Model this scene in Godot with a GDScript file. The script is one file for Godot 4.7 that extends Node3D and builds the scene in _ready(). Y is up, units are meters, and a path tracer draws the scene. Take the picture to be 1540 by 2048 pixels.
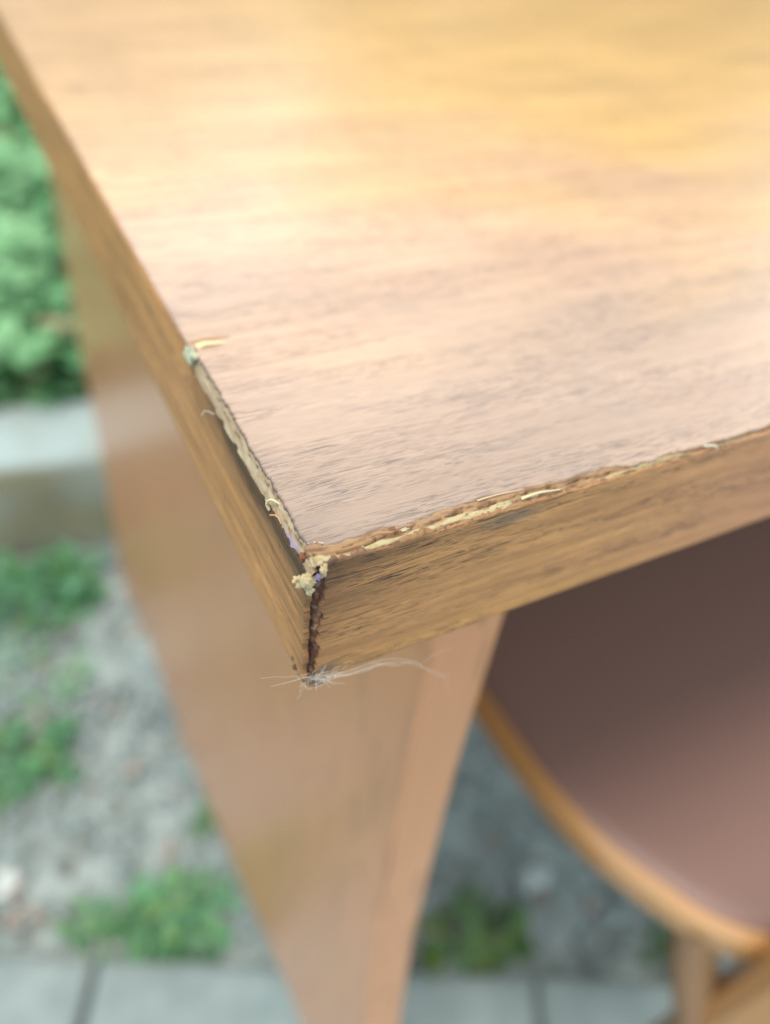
extends Node3D

const MM := 0.001
const TOP := 0.75            # height of the table top

var taken := {}
var M := {}


# ---------------------------------------------------------------- helpers
func numbered(called: String) -> String:
	var n: int = taken.get(called, 0)
	taken[called] = n + 1
	return called if n == 0 else "%s_%03d" % [called, n]


func tag(o: Node3D, label: String, category: String, group := "", kind := "") -> Node3D:
	if label: o.set_meta("label", label)
	if category: o.set_meta("category", category)
	if group: o.set_meta("group", group)
	if kind: o.set_meta("kind", kind)
	return o


func thing(called: String, label: String, category: String, at := Vector3.ZERO, group := "") -> Node3D:
	var o := Node3D.new()
	o.name = numbered(called)
	o.position = at
	add_child(o)
	tag(o, label, category, group)
	return o


func obj(called: String, mesh: Mesh, mat: Material, parent: Node = self) -> MeshInstance3D:
	var o := MeshInstance3D.new()
	o.name = numbered(called) if parent == self else called
	o.mesh = mesh
	o.material_override = mat
	parent.add_child(o, true)
	return o


func noise(seed_: int, freq: float, octaves := 3) -> FastNoiseLite:
	var n := FastNoiseLite.new()
	n.noise_type = FastNoiseLite.TYPE_SIMPLEX_SMOOTH
	n.seed = seed_
	n.frequency = freq
	n.fractal_type = FastNoiseLite.FRACTAL_FBM
	n.fractal_octaves = octaves
	return n


func mat(col: Color, rough := 0.7, spec := 0.5) -> StandardMaterial3D:
	var m := StandardMaterial3D.new()
	m.albedo_color = col.linear_to_srgb()
	m.roughness = rough
	m.metallic_specular = spec
	return m


func vmat(rough := 0.7, spec := 0.5) -> StandardMaterial3D:
	var m := mat(Color(1, 1, 1), rough, spec)
	m.vertex_color_use_as_albedo = true
	return m


# a sheet of nu x nv points; f(i, j) returns [position, uv, colour]
func sheet(nu: int, nv: int, f: Callable, flip := false) -> ArrayMesh:
	var st := SurfaceTool.new()
	st.begin(Mesh.PRIMITIVE_TRIANGLES)
	st.set_smooth_group(0)
	for j in nv:
		for i in nu:
			var r: Array = f.call(i, j)
			st.set_uv(r[1])
			st.set_color(r[2])
			st.add_vertex(r[0])
	for j in nv - 1:
		for i in nu - 1:
			var a := j * nu + i
			var q := [a, a + 1, a + nu, a + 1, a + nu + 1, a + nu]
			if flip: q = [a, a + nu, a + 1, a + 1, a + nu, a + nu + 1]
			for k in q: st.add_index(k)
	st.generate_normals()
	return st.commit()


# positions that are dense from a to b and then grow until c
func spaced(a: float, b: float, step: float, c: float, growth := 1.12) -> PackedFloat32Array:
	var out := PackedFloat32Array()
	var x := a
	while x < b:
		out.append(x)
		x += step
	while x < c:
		out.append(x)
		step *= growth
		x += step
	out.append(c)
	return out


# a flat outline (2D, counter-clockwise) pushed out along z, edges chamfered
func prism(pts: PackedVector2Array, z0: float, z1: float, bevel: float, to: Callable) -> ArrayMesh:
	if Geometry2D.is_polygon_clockwise(pts): pts.reverse()
	var n := pts.size()
	var inner := PackedVector2Array()
	for i in n:
		var e0 := (pts[i] - pts[(i + n - 1) % n]).normalized()
		var e1 := (pts[(i + 1) % n] - pts[i]).normalized()
		var nn := Vector2(-e0.y, e0.x) + Vector2(-e1.y, e1.x)
		nn = nn.normalized() if nn.length() > 0.01 else Vector2(-e0.y, e0.x)
		inner.append(pts[i] + nn * bevel)
	var rings := [[inner, z0], [pts, z0 + bevel], [pts, z1 - bevel], [inner, z1]]
	var tri := Geometry2D.triangulate_polygon(inner)
	var st := SurfaceTool.new()
	st.begin(Mesh.PRIMITIVE_TRIANGLES)
	st.set_smooth_group(-1)
	var put := func(p: Vector2, z: float):
		st.set_uv(Vector2(p.y, p.x + z) * 2.5)
		st.add_vertex(to.call(p.x, p.y, z))
	# which way round faces are front depends on the mapping
	var o: Vector3 = to.call(0.0, 0.0, 0.0)
	var hand: float = (to.call(1.0, 0.0, 0.0) - o).cross(to.call(0.0, 1.0, 0.0) - o).dot(to.call(0.0, 0.0, 1.0) - o)
	for k in range(0, tri.size(), 3):
		var a := inner[tri[k]]
		var b := inner[tri[k + 1]]
		var c := inner[tri[k + 2]]
		if ((b - a).cross(c - a) > 0.0) != (hand > 0.0):
			var t := b
			b = c
			c = t
		put.call(a, z0); put.call(b, z0); put.call(c, z0)
		put.call(a, z1); put.call(c, z1); put.call(b, z1)
	for r in 3:
		for i in n:
			var i2 := (i + 1) % n
			var a: Vector2 = rings[r][0][i]
			var b: Vector2 = rings[r][0][i2]
			var c: Vector2 = rings[r + 1][0][i2]
			var d: Vector2 = rings[r + 1][0][i]
			var za: float = rings[r][1]
			var zb: float = rings[r + 1][1]
			if hand > 0.0:
				put.call(a, za); put.call(c, zb); put.call(b, za)
				put.call(a, za); put.call(d, zb); put.call(c, zb)
			else:
				put.call(a, za); put.call(b, za); put.call(c, zb)
				put.call(a, za); put.call(c, zb); put.call(d, zb)
	st.generate_normals()
	return st.commit()


func block(lo: Vector3, hi: Vector3, bevel := 0.001) -> ArrayMesh:
	var p := PackedVector2Array([Vector2(lo.x, lo.y), Vector2(hi.x, lo.y), Vector2(hi.x, hi.y), Vector2(lo.x, hi.y)])
	return prism(p, lo.z, hi.z, bevel, func(x: float, y: float, z: float): return Vector3(x, y, z))


# a curve through the points
func smooth(pts: Array, per := 6, closed := false) -> Array:
	var out := []
	var n := pts.size()
	var last := n if closed else n - 1
	for i in last:
		var a = pts[(i + n - 1) % n] if closed else pts[maxi(i - 1, 0)]
		var b = pts[i]
		var c = pts[(i + 1) % n]
		var d = pts[(i + 2) % n] if closed else pts[mini(i + 2, n - 1)]
		for k in per:
			out.append(b.cubic_interpolate(c, a, d, float(k) / per))
	if not closed: out.append(pts[n - 1])
	return out


func tube(st: SurfaceTool, path: Array, r0: float, r1: float, sides := 6, flat := 1.0) -> void:
	var up := Vector3(0.31, 0.9, 0.3).normalized()
	var n := path.size()
	for i in n - 1:
		for k in sides:
			var q := []
			for e in [[i, k], [i + 1, k], [i + 1, k + 1], [i, k + 1]]:
				var idx: int = e[0]
				var d: Vector3 = (path[mini(idx + 1, n - 1)] - path[maxi(idx - 1, 0)]).normalized()
				var s := d.cross(up).normalized()
				var t := s.cross(d)
				var r := lerpf(r0, r1, float(idx) / (n - 1))
				var a: float = TAU * e[1] / sides
				q.append(path[idx] + (s * cos(a) + t * sin(a) * flat) * r)
			for v in [q[0], q[2], q[1], q[0], q[3], q[2]]: st.add_vertex(v)


func begin() -> SurfaceTool:
	var st := SurfaceTool.new()
	st.begin(Mesh.PRIMITIVE_TRIANGLES)
	st.set_smooth_group(0)
	return st


func done(st: SurfaceTool) -> ArrayMesh:
	st.index()
	st.generate_normals()
	return st.commit()


# an irregular lump
func lump(size: Vector3, seed_: int, rough := 0.45, freq := 1.3, rings := 10) -> ArrayMesh:
	var n := noise(seed_, freq, 3)
	return sheet(rings * 2 + 1, rings + 1, func(i: int, j: int):
		var a := TAU * (i % (rings * 2)) / (rings * 2.0)
		var b := PI * j / rings
		var d := Vector3(sin(b) * cos(a), cos(b), sin(b) * sin(a))
		if j == 0: d = Vector3.UP
		if j == rings: d = Vector3.DOWN
		var r := 1.0 + rough * n.get_noise_3dv(d) * 1.6
		var shade := 0.8 + 0.25 * n.get_noise_3dv(d * 2.3 + Vector3(5, 5, 5))
		return [d * size * 0.5 * r, Vector2(i, j), Color(shade, shade, shade)], true)


# a leaf: pointed, folded along its midrib and drooping, along +z from the origin
func leaf_mesh(long: float, wide: float, droop: float) -> ArrayMesh:
	return sheet(3, 6, func(i: int, j: int):
		var t := j / 5.0
		var w := wide * 0.5 * pow(sin(PI * clampf(t * 0.93 + 0.03, 0, 1)), 0.8) * (1.0 - 0.25 * t)
		var s := i - 1.0
		return [Vector3(s * w, absf(s) * w * 0.35 - droop * t * t * long + 0.2 * t * long, t * long), Vector2(i * 0.5, t), Color(1, 1, 1)], true)


# ---------------------------------------------------------------- wood textures
# grain along u; returns [colour texture, relief texture]
func wood(w: int, h: int, seed_: int, light: Color, mid: Color, dark: Color, pores: int, long0: float, long1: float, fiber: float, wide := 1.0) -> Array:
	var rng := RandomNumberGenerator.new()
	rng.seed = seed_
	var grow := func(iw: int, ih: int, f: float, s: int) -> PackedByteArray:
		var im := noise(s, f, 4).get_seamless_image(iw, ih)
		im.resize(w, h, Image.INTERPOLATE_CUBIC)
		im.convert(Image.FORMAT_L8)
		return im.get_data()
	var band: PackedByteArray = grow.call(w / 32, h / 2, 0.035, seed_ + 1)
	var fine: PackedByteArray = grow.call(w / 24, h, 0.28, seed_ + 2)
	var blot: PackedByteArray = grow.call(w / 8, h / 8, 0.02, seed_ + 3)
	var dk := PackedFloat32Array()
	dk.resize(w * h)
	var bend := noise(seed_ + 4, 0.002, 2)
	var where := noise(seed_ + 5, 0.006, 2)
	for k in pores:
		var x := rng.randf() * w
		var y := rng.randf() * h
		var thick := where.get_noise_2d(x * 0.12, y * 1.3)
		if thick < -0.12 and rng.randf() < 0.75: continue
		var n := int(lerpf(long0, long1, pow(rng.randf(), 2.2)))
		var deep := lerpf(0.35, 1.0, pow(rng.randf(), 1.3)) * clampf(0.75 + thick, 0.35, 1.0)
		var half := lerpf(0.4, 1.15, pow(rng.randf(), 2.0)) * wide
		var wob := rng.randf() * 100.0
		for i in n:
			var s := sin(PI * (i + 0.5) / n)
			y += bend.get_noise_2d(x, y) * 0.06 + bend.get_noise_2d(wob + i * 4.0, wob) * 0.10
			x += 1.0
			var hw := half * (0.45 + 0.55 * s)
			var y0 := int(floor(y - hw))
			for yy in range(y0, y0 + int(ceil(hw * 2.0)) + 1):
				var c := clampf(hw + 0.5 - absf(yy - y), 0.0, 1.0) * deep * minf(1.0, s * 2.0)
				var at := posmod(yy, h) * w + posmod(int(x), w)
				if c > dk[at]: dk[at] = c
	var lut := PackedByteArray()
	lut.resize(64 * 32 * 3)
	for t in 64:
		for d in 32:
			var c := light.lerp(mid, t / 63.0).lerp(dark, d / 31.0).linear_to_srgb()
			lut[(t * 32 + d) * 3] = int(clampf(c.r, 0, 1) * 255)
			lut[(t * 32 + d) * 3 + 1] = int(clampf(c.g, 0, 1) * 255)
			lut[(t * 32 + d) * 3 + 2] = int(clampf(c.b, 0, 1) * 255)
	var col := PackedByteArray()
	col.resize(w * h * 3)
	var rel := PackedByteArray()
	rel.resize(w * h)
	var fb := fiber / 255.0
	var rest := (1.0 - fiber) / 255.0
	for i in w * h:
		var t := int((fine[i] * fb + (band[i] * 0.8 + blot[i] * 0.2) * rest) * 63.0)
		var at := (t * 32 + int(dk[i] * 31.0)) * 3
		var o := i * 3
		col[o] = lut[at]
		col[o + 1] = lut[at + 1]
		col[o + 2] = lut[at + 2]
		rel[i] = int(150.0 + (fine[i] - 128) * 0.45 - dk[i] * 90.0)
	return [ImageTexture.create_from_image(Image.create_from_data(w, h, false, Image.FORMAT_RGB8, col)), ImageTexture.create_from_image(Image.create_from_data(w, h, false, Image.FORMAT_L8, rel))]


func wood_mat(tex: Array, rough: float, relief_mm: float, coat := 0.0) -> StandardMaterial3D:
	var m := vmat(rough, 0.5)
	m.albedo_texture = tex[0]
	m.heightmap_enabled = true
	m.heightmap_texture = tex[1]
	m.heightmap_scale = relief_mm * 0.1
	if coat > 0.0:
		m.clearcoat_enabled = true
		m.clearcoat = coat
		m.clearcoat_roughness = 0.16
	return m


func mottled(a: Color, b: Color, seed_: int, freq: float, scale: float, rough := 0.9, relief := 0.0, octaves := 4) -> StandardMaterial3D:
	var t := NoiseTexture2D.new()
	t.width = 512
	t.height = 512
	t.seamless = true
	t.noise = noise(seed_, freq, octaves)
	var g := Gradient.new()
	g.set_color(0, a.linear_to_srgb())
	g.set_color(1, b.linear_to_srgb())
	g.set_offset(0, 0.2)
	g.set_offset(1, 0.8)
	t.color_ramp = g
	var m := mat(Color(1, 1, 1), rough, 0.4)
	m.albedo_texture = t
	m.uv1_triplanar = true
	m.uv1_world_triplanar = true
	m.uv1_scale = Vector3.ONE * scale
	if relief > 0.0:
		m.heightmap_enabled = true
		m.heightmap_texture = t
		m.heightmap_scale = relief
	return m


# ---------------------------------------------------------------- scene
func _ready() -> void:
	var cam := Camera3D.new()
	cam.name = "camera"
	var right := Vector3(0.88645922, 0.10091380, 0.45167074)
	var up := Vector3(0.24658559, 0.72289032, -0.64546505)
	var ahead := Vector3(0.39164474, -0.68355394, -0.61592890)
	cam.transform = Transform3D(Basis(right, up, -ahead), Vector3(-0.02427959, TOP + 0.06302342, 0.05253268))
	cam.near = 0.01
	cam.far = 400.0
	var lens := CameraAttributesPhysical.new()
	lens.frustum_focal_length = 12.0 / (1024.0 / 1512.4775)
	lens.frustum_focus_distance = 0.0925
	lens.frustum_near = 0.01
	lens.frustum_far = 400.0
	lens.exposure_aperture = 5.6
	cam.attributes = lens
	cam.fov = rad_to_deg(2.0 * atan(1024.0 / 1512.4775))
	add_child(cam)
	cam.current = true

	var env := Environment.new()
	env.background_mode = Environment.BG_SKY
	var sky := ProceduralSkyMaterial.new()
	sky.sky_top_color = Color(0.93, 0.98, 1.0)
	sky.sky_horizon_color = Color(0.90, 0.96, 0.97)
	sky.sky_curve = 0.2
	sky.ground_bottom_color = Color(0.35, 0.37, 0.34)
	sky.ground_horizon_color = Color(0.5, 0.53, 0.5)
	sky.sun_angle_max = 60.0
	env.sky = Sky.new()
	env.sky.sky_material = sky
	env.background_energy_multiplier = 1.0
	env.tonemap_mode = Environment.TONE_MAPPER_LINEAR
	env.tonemap_exposure = 1.95
	env.sdfgi_enabled = true
	env.ssao_enabled = true
	env.ssil_enabled = true
	var we := WorldEnvironment.new()
	we.name = "world_environment"
	we.environment = env
	add_child(we)
	var sun := DirectionalLight3D.new()
	sun.name = "sun"
	sun.light_energy = 0.5
	sun.light_color = Color(1.0, 0.96, 0.9)
	sun.light_angular_distance = 18.0
	sun.shadow_enabled = true
	add_child(sun)
	sun.look_at_from_position(Vector3(-0.6, 3.0, 0.3), Vector3.ZERO)

	setting()
	table()
	stool()
	plants()
	lint()


func setting() -> void:
	var soil := mottled(Color(0.18, 0.22, 0.22), Color(0.29, 0.345, 0.345), 3, 0.012, 2.2, 0.95, 0.6)
	var g := PlaneMesh.new()
	g.size = Vector2(300, 300)
	obj("ground", g, soil).set_meta("kind", "structure")

	# raised bed behind the kerb
	var kerb_turn := 0.16
	var bed := block(Vector3(-8, 0.004, -14), Vector3(8, 0.13, -0.13), 0.01)
	var b := obj("garden_bed", bed, mottled(Color(0.05, 0.08, 0.035), Color(0.12, 0.13, 0.07), 5, 0.02, 1.5, 0.95))
	b.position = Vector3(-0.07, 0, -0.78)
	b.rotation.y = -kerb_turn
	b.set_meta("kind", "structure")

	# kerb: pale top, mossy face
	var kn := noise(12, 9.0, 3)
	var kw := spaced(-1.2, 1.0, 0.012, 4.0, 1.2)
	var prof := [Vector2(0.002, 0.0), Vector2(0.0, 0.05), Vector2(-0.002, 0.10), Vector2(-0.003, 0.145), Vector2(-0.008, 0.156), Vector2(-0.02, 0.160), Vector2(-0.07, 0.162), Vector2(-0.125, 0.160), Vector2(-0.138, 0.155), Vector2(-0.143, 0.14), Vector2(-0.145, 0.0)]
	var kerb_mesh := sheet(kw.size(), prof.size(), func(i: int, j: int):
		var x := kw[i]
		var p: Vector2 = prof[j]
		var d := kn.get_noise_3d(x, p.y, p.x) * 0.006
		var moss := clampf(0.75 + kn.get_noise_3d(x * 0.7, p.y * 1.2, 4.0) * 0.6, 0.0, 1.0) if j < 4 else clampf(kn.get_noise_3d(x * 0.8, p.x * 2.0, 9.0) * 0.9 - 0.15, 0.0, 0.5)
		var c := Color(0.30, 0.365, 0.37).lerp(Color(0.20, 0.19, 0.115), moss)
		return [Vector3(x, p.y + d, p.x + d), Vector2(x, j), c], false)
	var kerb := obj("kerb", kerb_mesh, vmat(0.9, 0.3))
	kerb.position = Vector3(-0.07, 0, -0.78)
	kerb.rotation.y = -kerb_turn
	tag(kerb, "raised concrete kerb with pale top and mossy face behind the table end", "kerb")

	# paving slabs in front
	var pave := Node3D.new()
	pave.name = "pavement"
	pave.position = Vector3(-0.085, 0, -0.2275)
	pave.rotation.y = -atan2(0.46, 0.888)
	pave.set_meta("kind", "structure")
	add_child(pave)
	var slab_mats := []
	for k in 3:
		slab_mats.append(mottled(Color(0.175, 0.225, 0.23) * (0.94 + 0.05 * k), Color(0.24, 0.295, 0.30) * (0.94 + 0.05 * k), 20 + k, 0.012, 2.5, 0.9, 0.25))
	var slab_meshes := []
	var rng := RandomNumberGenerator.new()
	rng.seed = 4
	for k in 3:
		var nn := noise(40 + k, 12.0, 3)
		var side := 0.395
		slab_meshes.append(sheet(29, 29, func(i: int, j: int):
			var edge := mini(mini(i, 28 - i), mini(j, 28 - j))
			var u: float = clampf((i - 2) / 24.0, 0, 1)
			var v: float = clampf((j - 2) / 24.0, 0, 1)
			var p := Vector3(u * side, 0.034, v * side)
			var n := nn.get_noise_3d(p.x, k * 3.0, p.z)
			p += Vector3(n * 0.003, nn.get_noise_3d(p.x * 2.0, 7.0, p.z * 2.0) * 0.002, nn.get_noise_3d(p.z, 5.0, p.x) * 0.003)
			if edge == 1: p.y -= 0.006
			if edge == 0: p.y = -0.02
			if edge >= 2:
				if i == 2: p.x += 0.004
				if i == 26: p.x -= 0.004
				if j == 2: p.z += 0.004
				if j == 26: p.z -= 0.004
			return [p, Vector2(u, v), Color(1, 1, 1)], false))
	for row in 3:
		for k in range(-4, 7):
			var s := obj("paving_slab", slab_meshes[posmod(k + row, 3)], slab_mats[posmod(k * 2 + row, 3)], pave)
			s.position = Vector3(k * 0.40 + 0.003, rng.randf() * 0.003, row * 0.40 + 0.004)

	# loose gravel between slabs and kerb
	var stones := []
	for k in 3: stones.append(lump(Vector3(1, 0.6, 0.8), 60 + k, 0.35, 0.9, 6))
	var along := Vector3(0.888, 0, 0.46)
	var away := Vector3(0.46, 0, -0.888)
	var pale := noise(71, 4.0, 2)
	for kind in 3:
		var mm := MultiMesh.new()
		mm.transform_format = MultiMesh.TRANSFORM_3D
		mm.use_colors = true
		mm.mesh = stones[kind]
		var list := []
		for i in 9000:
			var p := Vector3(rng.randf_range(-1.5, 1.6), 0, rng.randf_range(-0.80, 1.0))
			var out := (p - Vector3(-0.085, 0, -0.232)).dot(away)
			if out < 0.004 or p.z < -0.80 + p.x * 0.16 + 0.04: continue
			var size := lerpf(0.006, 0.022, pow(rng.randf(), 2.4))
			var lift := pale.get_noise_2d(p.x, p.z) * 0.006
			var tint := Color(0.265, 0.325, 0.33) * rng.randf_range(0.82, 1.2)
			if rng.randf() < 0.08: tint = Color(0.42, 0.34, 0.29) * rng.randf_range(0.7, 1.1)
			if rng.randf() < 0.04: tint = Color(0.2, 0.22, 0.21)
			list.append([Transform3D(Basis.from_euler(Vector3(rng.randf() * 0.6, rng.randf() * TAU, rng.randf() * 0.6)).scaled(Vector3.ONE * size), p + Vector3(0, size * 0.15 + 0.004 + lift, 0)), tint])
		mm.instance_count = list.size()
		for i in list.size():
			mm.set_instance_transform(i, list[i][0])
			mm.set_instance_color(i, list[i][1])
		var o := MultiMeshInstance3D.new()
		o.name = numbered("gravel")
		o.multimesh = mm
		o.material_override = vmat(0.9, 0.3)
		add_child(o)
		tag(o, ["pale grey gravel spread between kerb and paving slabs", "mixed grey gravel grains between kerb and paving slabs", "flat grey gravel chips between kerb and paving slabs"][kind], "gravel", "gravel round the table", "stuff")


func table() -> void:
	var t := thing("wooden_table", "worn wooden table with chipped veneer at its front corner", "table")
	var rng := RandomNumberGenerator.new()
	rng.seed = 11
	var top_tex := wood(2048, 1024, 100, Color(0.46, 0.31, 0.22), Color(0.27, 0.165, 0.11), Color(0.055, 0.026, 0.02), 14000, 24, 115, 0.6, 0.9)
	var side_tex := wood(2048, 512, 200, Color(0.53, 0.27, 0.10), Color(0.25, 0.115, 0.045), Color(0.028, 0.012, 0.008), 4200, 18, 120, 0.42, 1.6)
	var leg_tex := wood(512, 512, 300, Color(0.53, 0.232, 0.098), Color(0.43, 0.178, 0.072), Color(0.18, 0.07, 0.03), 900, 10, 80, 0.4)
	M.top = wood_mat(top_tex, 0.45, 0.07, 1.0)
	M.top.clearcoat_roughness = 0.22
	M.side = wood_mat(side_tex, 0.5, 0.25)
	M.leg = wood_mat(leg_tex, 0.45, 0.02, 0.78)
	M.leg.clearcoat_roughness = 0.28
	# vertex colours hold at most 1, so the albedo carries the rest
	M.top.albedo_color = Color(2.3, 2.3, 2.3).linear_to_srgb()
	M.side.albedo_color = Color(1.5, 1.5, 1.5).linear_to_srgb()
	M.rough = vmat(0.85, 0.3)
	M.leg.vertex_color_use_as_albedo = false

	var depth := 640.0
	var length := 1200.0
	var P := func(x: float, y: float, z: float) -> Vector3: return Vector3(x, y, z) * MM + Vector3(0, TOP, 0)

	# board core
	obj("core", block(P.call(1.6, -25.4, -depth + 1), P.call(length - 1, -1.6, -1.6), 0.0006), mottled(Color(0.36, 0.26, 0.15), Color(0.5, 0.4, 0.26), 33, 0.05, 60.0, 0.95), t)

	# where the veneers end, in mm
	var rag := noise(501, 0.9, 4)
	var rag2 := noise(502, 0.12, 3)
	var front_z := func(x: float) -> float:
		var far := smoothstep(30.0, 60.0, x)
		return -lerpf(1.8, 0.4, far) + rag2.get_noise_2d(x, 3.0) * 1.1 * (1.0 - 0.5 * far) + rag.get_noise_2d(x * 0.6, 8.0) * 0.25 - 1.2 * exp(-x * x / 6.0)
	var left_x := func(z: float) -> float:
		var near := smoothstep(-47.5, -46.0, z)
		return lerpf(0.25, 0.85 + rag2.get_noise_2d(z * 1.5, 50.0) * 0.3 + rag.get_noise_2d(z * 3.0, 60.0) * 0.35, near)

	# top veneer
	var xs := spaced(0.0, 96.0, 0.42, length - 0.6, 1.15)
	var zs := spaced(0.0, 62.0, 0.42, depth, 1.12)
	var tone := noise(503, 0.018, 3)
	var stain := noise(504, 0.10, 3)
	var nx := xs.size()
	var nz := zs.size()
	var top_mesh := sheet(nx + 1, nz + 1, func(i: int, j: int):
		var lip := i == 0 or j == 0
		var x := xs[maxi(i - 1, 0)]
		var z := -zs[maxi(j - 1, 0)]
		var fade_x := exp(-x / 12.0)
		var fade_z := exp(z / 12.0)
		var x0: float = left_x.call(z)
		var z0: float = front_z.call(maxf(x, x0))
		var px := x + x0 * fade_x
		var pz := z + z0 * fade_z
		var y := -0.10 * exp(-maxf(0.0, px - x0) / 0.5) - 0.25 * exp((pz - z0) / 0.7) * (1.0 - smoothstep(40.0, 70.0, x))
		y += stain.get_noise_2d(px * 0.6, pz * 1.5) * 0.03
		if i == 0: px += 0.12
		if j == 0: pz -= 0.12
		if lip: y -= 0.75
		# varnish worn to pale, pinkish wood near the front edge; golden where it survives, with the reflected patch at right painted in
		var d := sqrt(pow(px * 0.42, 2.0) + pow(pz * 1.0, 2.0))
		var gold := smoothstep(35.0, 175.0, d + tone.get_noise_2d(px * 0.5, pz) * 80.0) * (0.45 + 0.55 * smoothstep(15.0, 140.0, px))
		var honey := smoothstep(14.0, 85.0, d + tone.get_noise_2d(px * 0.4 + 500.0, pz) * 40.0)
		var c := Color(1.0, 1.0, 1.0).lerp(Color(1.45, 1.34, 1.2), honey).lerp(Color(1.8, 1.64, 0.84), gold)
		var v := 1.0 + tone.get_noise_2d(px * 0.35 + 300.0, pz * 2.0) * 0.16
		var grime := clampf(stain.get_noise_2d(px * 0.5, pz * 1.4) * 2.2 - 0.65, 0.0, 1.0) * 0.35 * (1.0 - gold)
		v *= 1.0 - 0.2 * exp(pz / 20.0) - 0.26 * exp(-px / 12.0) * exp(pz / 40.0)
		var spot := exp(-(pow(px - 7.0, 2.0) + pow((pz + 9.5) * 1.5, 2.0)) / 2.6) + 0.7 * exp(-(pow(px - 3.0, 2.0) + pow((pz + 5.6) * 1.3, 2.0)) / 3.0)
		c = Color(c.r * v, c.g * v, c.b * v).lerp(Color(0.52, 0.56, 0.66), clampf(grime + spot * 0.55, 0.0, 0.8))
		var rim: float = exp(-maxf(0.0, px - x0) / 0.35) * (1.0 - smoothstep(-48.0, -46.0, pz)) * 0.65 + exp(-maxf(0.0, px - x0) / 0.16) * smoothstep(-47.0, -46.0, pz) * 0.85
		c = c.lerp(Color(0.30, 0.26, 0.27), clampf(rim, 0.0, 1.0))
		if lip: c = Color(0.26, 0.17, 0.12)
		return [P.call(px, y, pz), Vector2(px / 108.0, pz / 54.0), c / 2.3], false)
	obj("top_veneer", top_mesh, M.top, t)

	# front edge veneer
	var ys := spaced(0.0, 26.0, 0.4, 26.4)
	var ny := ys.size()
	var fx := spaced(0.0, 120.0, 0.3, length - 0.6, 1.2)
	var front_mesh := sheet(fx.size() + 1, ny + 2, func(i: int, j: int):
		var k := clampi(j - 1, 0, ny - 1)
		var x := fx[maxi(i - 1, 0)]
		var y_top: float = -1.15 + rag2.get_noise_2d(x * 1.6, 20.0) * 0.7 * exp(-x / 60.0) + rag.get_noise_2d(x * 1.2, 25.0) * 0.28
		var y := -ys[k]
		y = lerpf(y_top, -26.0, ys[k] / 26.4)
		var x0 := 2.0 + rag.get_noise_2d(y * 0.35, 31.0) * 0.7 + rag.get_noise_2d(y * 1.6, 33.0) * 0.3
		x += x0 * exp(-x / 10.0)
		var round_low := smoothstep(-23.6, -26.0, y)
		var z := -1.6 * round_low * round_low + rag2.get_noise_2d(x * 0.4, y * 2.0) * 0.10 + rag.get_noise_2d(x * 0.12, y * 1.4) * 0.05
		z += rag.get_noise_2d(x * 0.3, 70.0) * 0.12 * exp((y - y_top) / 0.8)
		if j == 0: z -= 0.75
		if j == ny + 1: z -= 1.5
		if i == 0: z -= 0.8
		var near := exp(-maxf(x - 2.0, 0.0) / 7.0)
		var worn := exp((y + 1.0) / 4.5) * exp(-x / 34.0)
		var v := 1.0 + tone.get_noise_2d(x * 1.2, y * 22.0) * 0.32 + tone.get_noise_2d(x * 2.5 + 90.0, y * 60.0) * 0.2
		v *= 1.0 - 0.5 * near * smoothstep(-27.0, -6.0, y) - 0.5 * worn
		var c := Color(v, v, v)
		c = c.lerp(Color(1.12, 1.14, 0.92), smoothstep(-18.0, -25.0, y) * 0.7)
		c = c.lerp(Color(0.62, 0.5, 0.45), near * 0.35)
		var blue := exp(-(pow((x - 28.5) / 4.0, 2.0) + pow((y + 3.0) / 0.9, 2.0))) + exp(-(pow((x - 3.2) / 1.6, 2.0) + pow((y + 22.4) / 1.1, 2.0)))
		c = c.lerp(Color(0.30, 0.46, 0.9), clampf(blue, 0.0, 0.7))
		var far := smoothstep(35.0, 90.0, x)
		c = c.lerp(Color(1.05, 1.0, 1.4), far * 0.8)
		if j == 0 or i == 0: c = Color(0.45, 0.36, 0.3)
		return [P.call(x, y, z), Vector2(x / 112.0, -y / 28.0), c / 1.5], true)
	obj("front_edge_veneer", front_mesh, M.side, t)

	# left edge veneer
	var lz := spaced(0.0, 80.0, 0.35, depth, 1.13)
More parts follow.
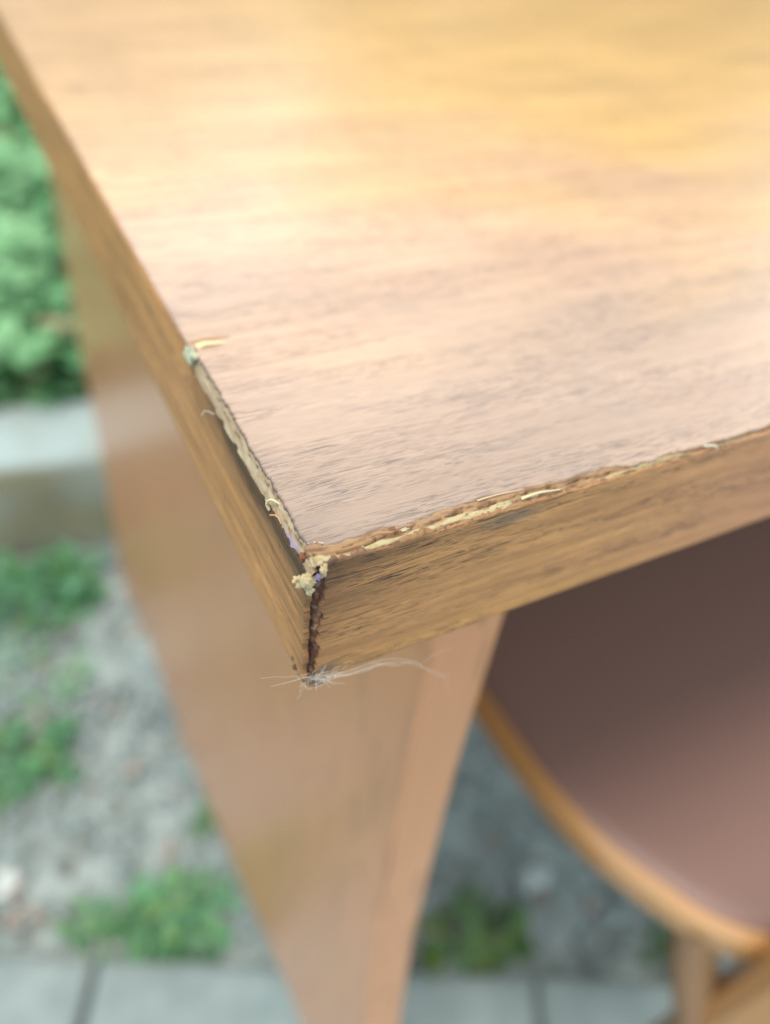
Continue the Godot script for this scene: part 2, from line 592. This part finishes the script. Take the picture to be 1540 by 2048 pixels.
	var left_mesh := sheet(lz.size() + 1, ny + 2, func(i: int, j: int):
		var k := clampi(j - 1, 0, ny - 1)
		var z := -lz[maxi(i - 1, 0)]
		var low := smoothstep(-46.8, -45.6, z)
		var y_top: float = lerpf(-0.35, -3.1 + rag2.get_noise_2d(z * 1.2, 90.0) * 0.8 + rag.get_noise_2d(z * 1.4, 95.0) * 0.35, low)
		var y := lerpf(y_top, -26.0, ys[k] / 26.4)
		z -= (0.5 + rag.get_noise_2d(y * 0.5, 131.0) * 0.6) * exp(z / 8.0)
		var round_low := smoothstep(-23.8, -26.0, y)
		var x := 1.5 * round_low * round_low + rag2.get_noise_2d(z * 0.4, y * 2.0) * 0.10
		x += 0.35 * exp((y - y_top) / 0.5) * low + 0.2 * (1.0 - low) * exp((y - y_top) / 0.3)
		if j == 0: x += 1.0
		if j == ny + 1: x += 1.5
		if i == 0: x += 0.8
		var v := 1.0 + tone.get_noise_2d(z * 1.2 + 200.0, y * 22.0) * 0.4 + tone.get_noise_2d(z * 2.5 + 90.0, y * 60.0) * 0.25
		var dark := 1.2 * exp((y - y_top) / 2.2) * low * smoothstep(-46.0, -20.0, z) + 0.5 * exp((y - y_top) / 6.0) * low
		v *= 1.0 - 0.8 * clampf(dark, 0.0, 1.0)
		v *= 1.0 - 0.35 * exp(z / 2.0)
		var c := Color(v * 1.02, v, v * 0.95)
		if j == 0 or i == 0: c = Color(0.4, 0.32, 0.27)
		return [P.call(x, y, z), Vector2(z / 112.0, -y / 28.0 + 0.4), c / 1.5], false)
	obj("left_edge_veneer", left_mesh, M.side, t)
	obj("right_edge_veneer", block(P.call(length - 1, -26, -depth), P.call(length, -0.3, -0.5), 0.0003), M.side, t)
	obj("back_edge_veneer", block(P.call(0.5, -26, -depth - 0.8), P.call(length - 0.5, -0.3, -depth + 0.4), 0.0003), M.side, t)
	obj("underside", block(P.call(1.0, -26.4, -depth + 0.5), P.call(length - 0.5, -25.0, -1.2), 0.0003), mat(Color(0.33, 0.2, 0.1), 0.7), t)

	# exposed core and glue along the left edge
	var gl := noise(601, 0.55, 4)
	var gl2 := noise(602, 0.16, 3)
	var strip := sheet(150, 15, func(i: int, j: int):
		var z := -46.5 * i / 149.0
		var v := j / 14.0
		var xa: float = left_x.call(z) + 0.25
		var x := lerpf(xa, 0.28, pow(v, 0.8))
		var y := lerpf(-0.5, -3.3, v)
		var groove := exp(-pow((v - 0.42 - gl2.get_noise_2d(z, 5.0) * 0.25) / 0.07, 2.0)) * smoothstep(0.0, 0.2, gl2.get_noise_2d(z * 1.5, 15.0) + 0.1)
		x += groove * 0.5 - gl.get_noise_2d(z * 0.5, y * 2.2) * 0.16
		y += gl.get_noise_2d(z * 0.5 + 40.0, y * 2.0) * 0.12
		var near := smoothstep(-24.0, -8.0, z)
		var c := Color(0.32, 0.24, 0.165).lerp(Color(0.40, 0.325, 0.225), clampf(gl2.get_noise_2d(z * 0.4, v * 7.0) * 1.6 + 0.45, 0.0, 1.0))
		c = c.lerp(Color(0.30, 0.17, 0.08), clampf(gl.get_noise_2d(z * 0.6, v * 3.0 + 80.0) * 2.4 - 0.15, 0.0, 0.8) * (0.4 + 0.6 * near))
		c = c.lerp(Color(0.34, 0.25, 0.16), exp(-v * 5.0) * 0.8)
		c = c.lerp(Color(0.07, 0.05, 0.035), groove * 0.8)
		c = c.lerp(Color(0.30, 0.26, 0.42), clampf(1.6 * exp(-pow((z + 5.5) / 2.6, 2.0)) * smoothstep(0.45, 0.9, v) - 0.15 + 0.5 * gl.get_noise_2d(z * 2.0, v * 5.0), 0.0, 0.75) * smoothstep(-10.0, -6.0, z))
		return [P.call(x, y, z), Vector2(z, v), c], false)
	obj("exposed_core_strip", strip, M.rough, t)

	# worn lip and old glue along the front edge
	var front_strip := sheet(520, 17, func(i: int, j: int):
		var x := 0.6 + pow(i / 519.0, 1.35) * 150.0
		var v := j / 16.0
		var za: float = front_z.call(x) + -0.2
		var z := lerpf(za, -0.25, pow(v, 0.9))
		var y := -0.35 - 1.0 * pow(v, 1.6)
		var size := 1.0 - 0.6 * smoothstep(55.0, 90.0, x)
		var mid: float = 0.74 + rag2.get_noise_2d(x * 0.45, 150.0) * 0.35
		var patch := gl2.get_noise_2d(x * 0.4, v * 3.0 + 160.0) + gl.get_noise_2d(x * 0.4, v * 6.0) * 0.4 - 0.4 * smoothstep(48.0, 75.0, x)
		var bead := smoothstep(0.0, 0.3, patch + 0.42 - absf(v - mid) * 2.6)
		y += bead * 0.05 * size + gl.get_noise_2d(x * 0.8, v * 5.0) * 0.05 * size
		z += bead * 0.08 + gl.get_noise_2d(x * 0.7 + 30.0, v * 5.0) * 0.07 * size
		var crack := exp(-pow((v - mid + 0.30) / 0.05, 2.0)) * smoothstep(0.02, 0.2, gl2.get_noise_2d(x * 1.9, 170.0))
		y -= crack * 0.5
		var c := Color(0.27, 0.16, 0.085).lerp(Color(0.13, 0.068, 0.037), clampf(gl.get_noise_2d(x * 0.35, v * 6.0 + 9.0) * 2.2 + 0.3, 0.0, 1.0))
		c = c.lerp(Color(0.38, 0.325, 0.19).lerp(Color(0.34, 0.25, 0.13), clampf(gl.get_noise_2d(x * 0.9, v * 6.0 + 40.0) * 2.5 + 0.2, 0.0, 1.0)), clampf(bead * 1.15 - 0.15, 0.0, 0.95))
		c = c.lerp(Color(0.38, 0.25, 0.165), exp(-v * 9.0) * 0.7)
		c = c.lerp(Color(0.05, 0.03, 0.02), clampf(crack * 0.85 + 0.7 * smoothstep(0.36, 0.5, gl.get_noise_2d(x * 0.8 + 200.0, v * 8.0)) + 0.6 * smoothstep(0.93, 1.0, v), 0.0, 0.9))
		return [P.call(x, y, z), Vector2(x, v), c], false)
	obj("front_glue_line", front_strip, M.rough, t)

	# the broken arris at the corner: dark, crumbling wood
	var arris := sheet(15, 110, func(i: int, j: int):
		var u := i / 14.0
		var y := lerpf(-1.6, -25.8, j / 109.0)
		var a := u * PI * 0.5
		var x := lerpf(0.35, 3.6, pow(u, 0.8))
		var z := lerpf(-2.6, -0.35, pow(u, 0.6))
		x -= sin(a * 2.0) * 0.25
		z += sin(a * 2.0) * 0.45
		x += gl.get_noise_2d(u * 5.0, y * 0.6) * 0.4
		z += gl.get_noise_2d(u * 5.0 + 30.0, y * 0.6) * 0.4
		var n := gl.get_noise_2d(u * 5.0 + 70.0, y * 0.8)
		var c := Color(0.085, 0.042, 0.034).lerp(Color(0.22, 0.115, 0.07), clampf(n * 2.2 + 0.25, 0.0, 1.0))
		c = c.lerp(Color(0.40, 0.30, 0.2), clampf(gl2.get_noise_2d(u * 5.0, y * 2.0) * 3.0 - 0.9, 0.0, 0.7))
		return [P.call(x, y, z), Vector2(u, y), c], true)
	obj("broken_arris", arris, M.rough, t)

	# crumbs and torn bits at the corner
	var bits := [
		["torn_glue", Vector3(-0.1, -3.4, -0.2), Vector3(2.6, 2.5, 1.5), Color(0.52, 0.42, 0.25)],
		["torn_glue", Vector3(-0.7, -4.0, -1.2), Vector3(1.4, 1.1, 1.1), Color(0.55, 0.44, 0.26)],
		["torn_glue", Vector3(0.3, -4.9, 0.1), Vector3(1.0, 1.5, 0.8), Color(0.5, 0.43, 0.28)],
		["torn_glue", Vector3(1.9, -2.0, 0.1), Vector3(1.0, 2.2, 0.9), Color(0.56, 0.45, 0.26)],
		["torn_glue", Vector3(1.1, -1.5, -1.0), Vector3(1.4, 1.0, 1.3), Color(0.50, 0.36, 0.22)],
		["wood_crumb", Vector3(1.2, -2.6, 0.35), Vector3(0.95, 0.9, 0.7), Color(0.22, 0.17, 0.30)],
		["wood_crumb", Vector3(1.2, -4.1, -0.1), Vector3(0.9, 1.0, 0.8), Color(0.17, 0.10, 0.11)],
		["wood_crumb", Vector3(0.4, -1.9, -2.6), Vector3(0.8, 1.3, 1.2), Color(0.26, 0.10, 0.05)],
		["wood_crumb", Vector3(2.2, -0.5, -2.7), Vector3(1.5, 0.8, 0.9), Color(0.36, 0.20, 0.10)],
		["wood_crumb", Vector3(1.6, -0.8, -2.0), Vector3(1.3, 0.9, 0.8), Color(0.24, 0.12, 0.06)],
		["wood_crumb", Vector3(3.6, -0.6, -2.4), Vector3(1.2, 0.7, 0.7), Color(0.20, 0.09, 0.05)],
		["wood_crumb", Vector3(4.9, -0.5, -2.6), Vector3(1.6, 0.5, 0.6), Color(0.42, 0.24, 0.13)],
		["wood_crumb", Vector3(11.5, -0.5, -1.7), Vector3(1.1, 0.7, 0.6), Color(0.26, 0.13, 0.07)],
		["wood_crumb", Vector3(13.0, -0.7, -1.2), Vector3(1.6, 0.6, 0.5), Color(0.52, 0.45, 0.28)],
		["wood_crumb", Vector3(-0.1, -23.6, -2.6), Vector3(0.7, 1.0, 0.8), Color(0.13, 0.08, 0.05)],
		["wood_crumb", Vector3(0.1, -22.9, -3.6), Vector3(0.6, 0.8, 0.8), Color(0.12, 0.08, 0.06)],
		["filler_plug", Vector3(0.1, -0.9, -46.2), Vector3(1.3, 2.4, 2.8), Color(0.45, 0.50, 0.36)],
		["filler_plug", Vector3(0.6, -0.3, -45.0), Vector3(1.2, 0.9, 1.6), Color(0.50, 0.50, 0.36)],
	]
	for k in bits.size():
		var b: Array = bits[k]
		var col: Color = b[3]
		var m := mat(col, 0.85, 0.3)
		m.vertex_color_use_as_albedo = true
		var o := obj(b[0], lump(b[2] * MM * (0.85 if b[0] != "filler_plug" else 1.0), 700 + k, 0.55, 1.5, 12), m, t)
		o.position = P.call(b[1].x, b[1].y, b[1].z)

	# splinters lifting from the edges: [path, half width]
	var splinters := [
		[[Vector3(0.1, -3.0, -12.6), Vector3(-0.2, -2.0, -12.9), Vector3(0.3, -1.1, -12.3), Vector3(1.0, -1.2, -11.0), Vector3(1.2, -2.0, -9.7)], 0.32, Color(0.52, 0.46, 0.28)],
		[[Vector3(0.2, -3.5, -12.0), Vector3(0.5, -2.6, -10.6), Vector3(0.5, -3.0, -8.8)], 0.4, Color(0.45, 0.26, 0.11)],
		[[Vector3(1.3, 0.15, -46.6), Vector3(2.6, 0.35, -46.9), Vector3(4.0, 0.3, -46.8), Vector3(5.6, 0.12, -46.7)], 0.6, Color(0.62, 0.50, 0.30)],
		[[Vector3(1.0, 0.1, -48.2), Vector3(3.0, 0.14, -48.4), Vector3(7.0, 0.08, -48.3)], 0.35, Color(0.36, 0.23, 0.12)],
		[[Vector3(24.0, -0.3, -2.2), Vector3(27.0, -0.05, -2.0), Vector3(31.0, -0.3, -1.8)], 0.14, Color(0.46, 0.33, 0.21)],
		[[Vector3(30.0, -0.7, -0.8), Vector3(32.5, -0.2, -0.5), Vector3(36.0, -0.7, -0.4)], 0.25, Color(0.45, 0.40, 0.25)],
		[[Vector3(62.0, -0.4, -0.4), Vector3(63.4, 0.0, 0.5), Vector3(64.2, -1.0, 0.7)], 0.15, Color(0.6, 0.6, 0.56)],
	]
	for s in splinters:
		var st := begin()
		var path := []
		for p in smooth(s[0], 5): path.append(P.call(p.x, p.y, p.z))
		tube(st, path, s[1] * MM, s[1] * MM * 0.35, 7, 0.4)
		obj("splinter", done(st), mat(s[2], 0.85, 0.3), t)

	# slab ends: boards with flared, arched feet; outline as (z, y) in metres below the top
	var outline := [Vector2(-0.022, -0.0265), Vector2(-0.022, -0.08), Vector2(-0.020, -0.15), Vector2(-0.014, -0.25), Vector2(-0.005, -0.33), Vector2(0.013, -0.45), Vector2(0.032, -0.6), Vector2(0.048, -0.748), Vector2(-0.015, -0.748), Vector2(-0.028, -0.65), Vector2(-0.046, -0.56), Vector2(-0.068, -0.538), Vector2(-0.112, -0.55), Vector2(-0.16, -0.583), Vector2(-0.215, -0.612), Vector2(-0.287, -0.647), Vector2(-0.38, -0.672), Vector2(-0.499, -0.674), Vector2(-0.55, -0.672), Vector2(-0.60, -0.69), Vector2(-0.63, -0.748), Vector2(-0.70, -0.748), Vector2(-0.668, -0.62), Vector2(-0.642, -0.484), Vector2(-0.632, -0.34), Vector2(-0.604, -0.196), Vector2(-0.59, -0.0265)]
	var poly := PackedVector2Array()
	var corners := [0, 7, 8, 20, 21, 26]
	for c in corners.size():
		var a: int = corners[c]
		var z: int = corners[c + 1] if c + 1 < corners.size() else outline.size()
		var part := outline.slice(a, z + 1) if z < outline.size() else [outline[a]]
		var curve := smooth(part, 4) if part.size() > 1 else part
		if part.size() > 1: curve.pop_back()
		for q in curve: poly.append(q)
	var panel := prism(poly, 0.0, 0.018, 0.0012, func(a: float, b: float, c: float): return Vector3(c, b, a))
	for x in [0.040, length * MM - 0.058]:
		var o := obj("side_panel", panel, M.leg, t)
		o.position = Vector3(x, TOP, 0)


func stool() -> void:
	var c := thing("stool", "brown cushioned wooden stool pushed in under the table", "stool", Vector3(0.375, 0, -0.15))
	var base := Vector3(0.375, 0, -0.15)
	var frame := mat(Color(0.44, 0.225, 0.075), 0.35)
	frame.clearcoat_enabled = true
	frame.clearcoat_roughness = 0.25
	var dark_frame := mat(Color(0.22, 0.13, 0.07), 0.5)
	# seat outline in plan: left side from back to front, mirrored about x = 0.375
	var half := [Vector2(0.375, 0.0585), Vector2(0.31, 0.058), Vector2(0.262, 0.056), Vector2(0.238, 0.0535), Vector2(0.226, 0.050), Vector2(0.214, 0.043), Vector2(0.199, 0.026), Vector2(0.187, 0.003), Vector2(0.177, -0.022), Vector2(0.170, -0.054), Vector2(0.167, -0.09), Vector2(0.166, -0.14), Vector2(0.167, -0.25), Vector2(0.176, -0.33), Vector2(0.21, -0.365), Vector2(0.30, -0.378)]
	var ring := half.duplicate()
	var other := half.duplicate()
	other.reverse()
	other.pop_back()
	for p in other: ring.append(Vector2(0.75 - p.x, p.y))
	var rim := PackedVector2Array()
	for p in smooth(ring, 4, true): rim.append(p - Vector2(base.x, base.z))
	var lay := func(a: float, b: float, h: float): return Vector3(a, h, b)
	obj("seat_frame", prism(rim, 0.4245, 0.4475, 0.004, lay), frame, c)
	var inner := PackedVector2Array()
	for p in rim: inner.append(p * 0.985)
	# a padded cushion that swells a little towards the middle
	var n := rim.size()
	var vinyl := mat(Color(0.185, 0.103, 0.086), 0.46)
	var bump := NoiseTexture2D.new()
	bump.seamless = true
	bump.noise = noise(81, 0.06, 3)
	vinyl.heightmap_enabled = true
	vinyl.heightmap_texture = bump
	vinyl.heightmap_scale = 0.02
	vinyl.uv1_triplanar = true
	vinyl.uv1_scale = Vector3.ONE * 12.0
	var steps := [[0.0, 0.0], [0.006, 0.0035], [0.018, 0.0068], [0.035, 0.0088], [0.06, 0.0098], [0.1, 0.0103], [0.13, 0.0104], [0.16, 0.0104], [0.2, 0.0104], [1.0, 0.0104]]
	var pad := sheet(n + 1, 10, func(i: int, j: int):
		var p: Vector2 = inner[i % n] * (1.0 - float(steps[j][0]))
		var h: float = 0.4455 + float(steps[j][1]) * 0.5
		return [Vector3(p.x, h, p.y), Vector2(p.x, p.y), Color(1, 1, 1)], true)
	obj("cushion", pad, vinyl, c)
	# rear posts run up to the backrest; front legs; rails
	for s in [1.0, -1.0]:
		var q := [Vector2(0.226, 0.044), Vector2(0.212, 0.051), Vector2(0.207, 0.060), Vector2(0.207, 0.088), Vector2(0.214, 0.094), Vector2(0.236, 0.094), Vector2(0.24, 0.088), Vector2(0.24, 0.05)]
		var sect := PackedVector2Array()
		for p in q: sect.append(Vector2((p.x - base.x) * s, p.y - base.z))
		obj("leg", prism(sect, 0.0, 0.475, 0.002, lay), frame, c)
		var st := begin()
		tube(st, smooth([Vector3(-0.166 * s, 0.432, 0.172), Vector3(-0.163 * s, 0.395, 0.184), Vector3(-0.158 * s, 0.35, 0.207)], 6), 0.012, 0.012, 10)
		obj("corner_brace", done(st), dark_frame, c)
		var st2 := begin()
		tube(st2, [Vector3(-0.17 * s, 0.43, -0.17), Vector3(-0.172 * s, 0.2, -0.172), Vector3(-0.175 * s, 0.0, -0.175)], 0.018, 0.013, 12)
		obj("leg", done(st2), frame, c)


func leaves(st: SurfaceTool, rng: RandomNumberGenerator, mesh: ArrayMesh, at: Vector3, size: float, tilt: float, turn: float, tint: Color) -> void:
	var arr := mesh.surface_get_arrays(0)
	var b := Basis.from_euler(Vector3(tilt, turn, rng.randf_range(-0.4, 0.4))).scaled(Vector3.ONE * size)
	var v: PackedVector3Array = arr[Mesh.ARRAY_VERTEX]
	var idx: PackedInt32Array = arr[Mesh.ARRAY_INDEX]
	for i in idx:
		st.set_color(tint)
		st.add_vertex(at + b * v[i])


func plants() -> void:
	var rng := RandomNumberGenerator.new()
	rng.seed = 77
	var lm := leaf_mesh(1.0, 0.62, 0.35)
	var green := vmat(0.45, 0.4)
	green.backlight_enabled = true
	green.backlight = Color(0.35, 0.5, 0.25)
	M.green = green
	# [name, x, z, radius, height, leaves, leaf size, colour, label]
	var weeds := [
		["weed", -0.125, -0.462, 0.06, 0.02, 110, 0.03, Color(0.075, 0.21, 0.10), "green weed patch at left in the gravel, midway between kerb and slabs"],
		["weed", -0.026, -0.232, 0.056, 0.025, 130, 0.026, Color(0.085, 0.23, 0.105), "bright green weed clump at the slab edge left of the table leg"],
		["weed", -0.083, -0.262, 0.022, 0.02, 36, 0.02, Color(0.085, 0.22, 0.11), "small weed sprig at the top of the slab joint"],
		["weed", 0.232, -0.090, 0.052, 0.035, 70, 0.03, Color(0.06, 0.12, 0.03), "dark olive weed under the table, right of the table leg"],
		["weed", -0.062, -0.700, 0.085, 0.025, 170, 0.035, Color(0.06, 0.19, 0.085), "leafy dark green weed growing at the foot of the kerb"],
		["weed", -0.10, -0.575, 0.085, 0.012, 110, 0.018, Color(0.17, 0.32, 0.21), "thin pale green moss patch below the kerb weed"],
		["weed", 0.046, -0.316, 0.018, 0.02, 34, 0.02, Color(0.09, 0.18, 0.09), "tiny weed beside the middle of the table leg"],
		["weed", 0.414, -0.006, 0.016, 0.02, 26, 0.018, Color(0.05, 0.10, 0.05), "tiny dark tuft at the slab edge beside the stool"],
		["weed", -0.33, -0.42, 0.09, 0.04, 150, 0.035, Color(0.07, 0.2, 0.08), "wide weed clump in the gravel, farthest from the table leg"],
	]
	for w in weeds:
		var st := begin()
		for k in int(w[5] * 0.65):
			var r: float = w[3] * sqrt(rng.randf())
			var a := rng.randf() * TAU
			var p := Vector3(cos(a) * r, 0.006 + rng.randf() * w[4] * (1.0 - r / w[3] * 0.6), sin(a) * r * 0.7)
			leaves(st, rng, lm, p, w[6] * rng.randf_range(0.6, 1.15), rng.randf_range(-0.7, 0.25), rng.randf() * TAU, (w[7] as Color).lerp([Color(0.16, 0.21, 0.05), Color(0.03, 0.09, 0.05), Color(0.12, 0.27, 0.17)][rng.randi() % 3], rng.randf() * 0.5) * rng.randf_range(0.8, 1.25))
		st.generate_normals()
		var o := obj(w[0], st.commit(), green)
		o.position = Vector3(w[1], 0.0, w[2])
		tag(o, w[8], "weed", "weeds in the gravel")

	# pale stones that stand out
	var marks := [[0.330, -0.118, 0.036, "pale grey stone under the table beside the dark weed", Color(0.36, 0.42, 0.43)], [-0.150, -0.335, 0.03, "white stone at the left near the slab edge", Color(0.46, 0.5, 0.5)], [0.09, -0.62, 0.06, "grey stone below the kerb beside the table end", Color(0.38, 0.40, 0.40)]]
	for s in marks:
		var m := mat(s[4], 0.9, 0.3)
		var o := obj("stone", lump(Vector3(s[2], s[2] * 0.6, s[2] * 0.8), int(s[0] * 1000) + 900, 0.35, 0.9, 10), m)
		o.position = Vector3(s[0], s[2] * 0.2, s[1])
		tag(o, s[3], "stone", "stones on the gravel")

	# ground cover in the raised bed
	var mm := MultiMesh.new()
	mm.transform_format = MultiMesh.TRANSFORM_3D
	mm.use_colors = true
	mm.mesh = lm
	var tall := noise(91, 3.0, 3)
	var tone := noise(92, 6.0, 2)
	var list := []
	for i in 26000:
		var z := -0.925 - 3.2 * pow(rng.randf(), 1.3)
		var p := Vector3(rng.randf_range(-1.6, 1.4), 0.14, z + 0.0)
		p.z += p.x * 0.16
		var h := 0.05 + 0.10 * clampf(tall.get_noise_2d(p.x, p.z) + 0.4, 0.0, 1.0)
		p.y += rng.randf() * h
		var k := tone.get_noise_2d(p.x, p.z)
		var c := Color(0.075, 0.21, 0.09).lerp(Color(0.19, 0.39, 0.19), clampf(k * 1.3 + 0.5, 0.0, 1.0)) * rng.randf_range(0.75, 1.2)
		if rng.randf() < 0.03: c = Color(0.30, 0.22, 0.13)
		list.append([Transform3D(Basis.from_euler(Vector3(rng.randf_range(-0.9, 0.2), rng.randf() * TAU, rng.randf_range(-0.4, 0.4))).scaled(Vector3.ONE * rng.randf_range(0.03, 0.075)), p), c])
	mm.instance_count = list.size()
	for i in list.size():
		mm.set_instance_transform(i, list[i][0])
		mm.set_instance_color(i, list[i][1])
	var cover := MultiMeshInstance3D.new()
	cover.name = "ground_cover"
	cover.multimesh = mm
	cover.material_override = green
	add_child(cover)
	tag(cover, "bright green leafy ground cover in the bed behind the kerb", "ground cover", "", "stuff")

	# hedge that closes the garden
	var hedge := thing("hedge", "dark green hedge at the far side of the leafy bed", "hedge", Vector3(1.2, 0.13, -4.6))
	var hm := MultiMesh.new()
	hm.transform_format = MultiMesh.TRANSFORM_3D
	hm.use_colors = true
	hm.mesh = lm
	var shape := noise(93, 0.6, 3)
	list = []
	for i in 34000:
		var x := rng.randf_range(-5.0, 6.0)
		var top := 2.1 + shape.get_noise_2d(x, 0.0) * 0.5
		var y := top * sqrt(rng.randf())
		var thick := 0.55 + shape.get_noise_2d(x * 1.6, y * 2.0 + 30.0) * 0.5
		var z := thick * (1.0 if rng.randf() < 0.7 else rng.randf_range(-1.0, 1.0)) * sqrt(maxf(0.05, 1.0 - pow(y / top, 3.0))) + rng.randf_range(-0.12, 0.12)
		var c := Color(0.035, 0.10, 0.035) * rng.randf_range(0.6, 1.5)
		list.append([Transform3D(Basis.from_euler(Vector3(rng.randf_range(-0.6, 0.9), rng.randf() * TAU, rng.randf_range(-0.6, 0.6))).scaled(Vector3.ONE * rng.randf_range(0.09, 0.15)), Vector3(x, y, z)), c])
	hm.instance_count = list.size()
	for i in list.size():
		hm.set_instance_transform(i, list[i][0])
		hm.set_instance_color(i, list[i][1])
	var crown := MultiMeshInstance3D.new()
	crown.name = "foliage"
	crown.multimesh = hm
	crown.material_override = green
	crown.set_meta("kind", "stuff")
	hedge.add_child(crown)
	for k in 12:
		var st := begin()
		var x := -4.7 + k * 0.93 + rng.randf_range(-0.2, 0.2)
		tube(st, smooth([Vector3(x, 0, 0), Vector3(x + rng.randf_range(-0.1, 0.1), 0.5, 0), Vector3(x + rng.randf_range(-0.2, 0.2), 1.0, 0)], 4), 0.03, 0.012, 7)
		obj("stem", done(st), mat(Color(0.12, 0.09, 0.06), 0.9), hedge)


	# a broad tree to the right beyond the hedge; the table top mirrors it
	var tree := thing("tree", "broad leafy tree beyond the hedge, mirrored in the table top", "tree", Vector3(5.6, 0, -6.4))
	var bark := mottled(Color(0.10, 0.08, 0.06), Color(0.22, 0.18, 0.14), 95, 0.03, 3.0, 0.95, 0.6)
	var wood_st := begin()
	tube(wood_st, smooth([Vector3(0, 0, 0), Vector3(0.05, 0.9, 0.05), Vector3(-0.05, 2.0, 0), Vector3(0.1, 3.8, 0.1)], 5), 0.17, 0.05, 10)
	var tips := []
	for k in 16:
		var a := k * 2.4
		var h := 2.0 + 1.3 * k / 15.0
		var far := rng.randf_range(1.2, 3.3) * (1.0 - 0.3 * k / 15.0)
		var tip := Vector3(cos(a) * far, h + rng.randf_range(0.2, 0.8), sin(a) * far)
		tube(wood_st, smooth([Vector3(0, h, 0), Vector3(cos(a) * far * 0.5, h + 0.15, sin(a) * far * 0.5), tip], 4), 0.06, 0.015, 6)
		for t in 3: tips.append(tip.lerp(Vector3(0, h, 0), t * 0.28))
	obj("trunk", done(wood_st), bark, tree)
	var tm := MultiMesh.new()
	tm.transform_format = MultiMesh.TRANSFORM_3D
	tm.use_colors = true
	tm.mesh = lm
	tm.instance_count = 15000
	for i in 15000:
		var tip: Vector3 = tips[rng.randi() % tips.size()]
		var off := Vector3(rng.randfn(), rng.randfn() * 0.75, rng.randfn()) * 0.42
		tm.set_instance_transform(i, Transform3D(Basis.from_euler(Vector3(rng.randf_range(-0.6, 0.9), rng.randf() * TAU, rng.randf_range(-0.6, 0.6))).scaled(Vector3.ONE * rng.randf_range(0.10, 0.17)), tip + off))
		tm.set_instance_color(i, Color(0.04, 0.11, 0.035) * rng.randf_range(0.6, 1.5))
	var tc := MultiMeshInstance3D.new()
	tc.name = "crown"
	tc.multimesh = tm
	tc.material_override = green
	tc.set_meta("kind", "stuff")
	tree.add_child(tc)


func lint() -> void:
	var rng := RandomNumberGenerator.new()
	rng.seed = 5
	var hair := mat(Color(0.66, 0.64, 0.60), 0.6)
	hair.backlight_enabled = true
	hair.backlight = Color(0.4, 0.4, 0.4)
	var o := thing("lint_tuft", "wisp of pale lint and hair clinging under the table corner", "lint", Vector3(0.001, TOP - 0.026, 0.0))
	var st := begin()
	# the matted clump
	for k in 46:
		var p := Vector3(absf(rng.randfn(0.0, 2.0)) * (1.0 if rng.randf() < 0.75 else -0.5), rng.randfn(2.9, 0.75), rng.randf_range(0.2, 1.3))
		var d := Vector3(rng.randfn(0.4, 0.8), rng.randfn(0, 0.45), rng.randfn(0, 0.5)).normalized()
		var bend := Vector3(rng.randfn(0, 0.5), rng.randfn(0, 0.5), rng.randfn(0, 0.5))
		var long := rng.randf_range(0.8, 2.6)
		var path := []
		for i in 5:
			var t := i / 4.0
			path.append((p + d * long * t + bend * t * t * 0.9) * MM)
		tube(st, path, 0.018 * MM, 0.011 * MM, 4)
	obj("matted_clump", done(st), hair, o)
	# loose strands
	var strands := [
		[Vector3(-1, 4.5, 0.8), Vector3(2, 3.4, 1.0), Vector3(5, 2.2, 1.1), Vector3(10, 1.6, 1.2), Vector3(14, 0.2, 1.2), Vector3(18, -3.8, 1.0), Vector3(22, -8.2, 1.0), Vector3(24.4, -13.6, 0.9)],
		[Vector3(-0.5, 3.6, 0.6), Vector3(4, 2.0, 1.0), Vector3(9.2, 2.2, 1.2), Vector3(12.5, 0.2, 1.2), Vector3(16.4, -1.4, 1.0), Vector3(20.4, -6.6, 1.0), Vector3(23.4, -8.8, 0.9)],
		[Vector3(0.5, 4.2, 0.8), Vector3(4.5, 2.9, 1.0), Vector3(9.8, 2.7, 1.1), Vector3(13.6, 1.2, 1.2), Vector3(17.2, -2.6, 1.1), Vector3(19.4, -5.2, 1.0)],
		[Vector3(0, 3.0, 0.5), Vector3(3.6, 2.4, 1.0), Vector3(7.4, 1.2, 1.0), Vector3(10.6, 1.9, 1.2), Vector3(13.4, -0.6, 1.1)],
		[Vector3(-0.5, 4.8, 0.6), Vector3(-2.6, 5.6, 0.8), Vector3(-5.0, 7.2, 0.9), Vector3(-7.2, 8.2, 1.0)],
		[Vector3(-0.7, 4.4, 0.6), Vector3(-2.4, 4.8, 0.8), Vector3(-4.2, 5.2, 0.9), Vector3(-6.0, 5.8, 1.0)],
		[Vector3(-0.8, 3.4, 0.5), Vector3(-1.7, 2.2, 0.8), Vector3(-1.7, 1.2, 0.9), Vector3(-2.3, 0.2, 0.9)],
		[Vector3(17.4, -2.4, 1.0), Vector3(19.4, -1.0, 1.1), Vector3(21.2, -0.7, 1.1), Vector3(23.0, -2.0, 1.0)],
	]
	for k in strands.size():
		var s: Array = strands[k]
		var fine := 0.65 if k >= 4 else 1.0
		var sst := begin()
		var path := []
		for p in smooth(s, 6): path.append((p + Vector3(rng.randfn(0, 0.06), rng.randfn(0, 0.06), 0)) * MM)
		tube(sst, path, 0.021 * MM * fine, 0.014 * MM * fine, 5)
		obj("strand", done(sst), hair, o)
	var dust := [
		[Vector3(-0.4, -2.4, -33.0), Vector3(-1.6, -1.8, -33.4), Vector3(-2.2, -2.4, -33.2)],
	]
	var wisp := begin()
	for s in dust:
		var path := []
		for p in smooth(s, 5): path.append(p * MM)
		tube(wisp, path, 0.05 * MM, 0.03 * MM, 5)
	var w := obj("hair", done(wisp), hair)
	w.position = Vector3(0, TOP, 0)
	tag(w, "short pale hair stuck on the left table edge", "hair")
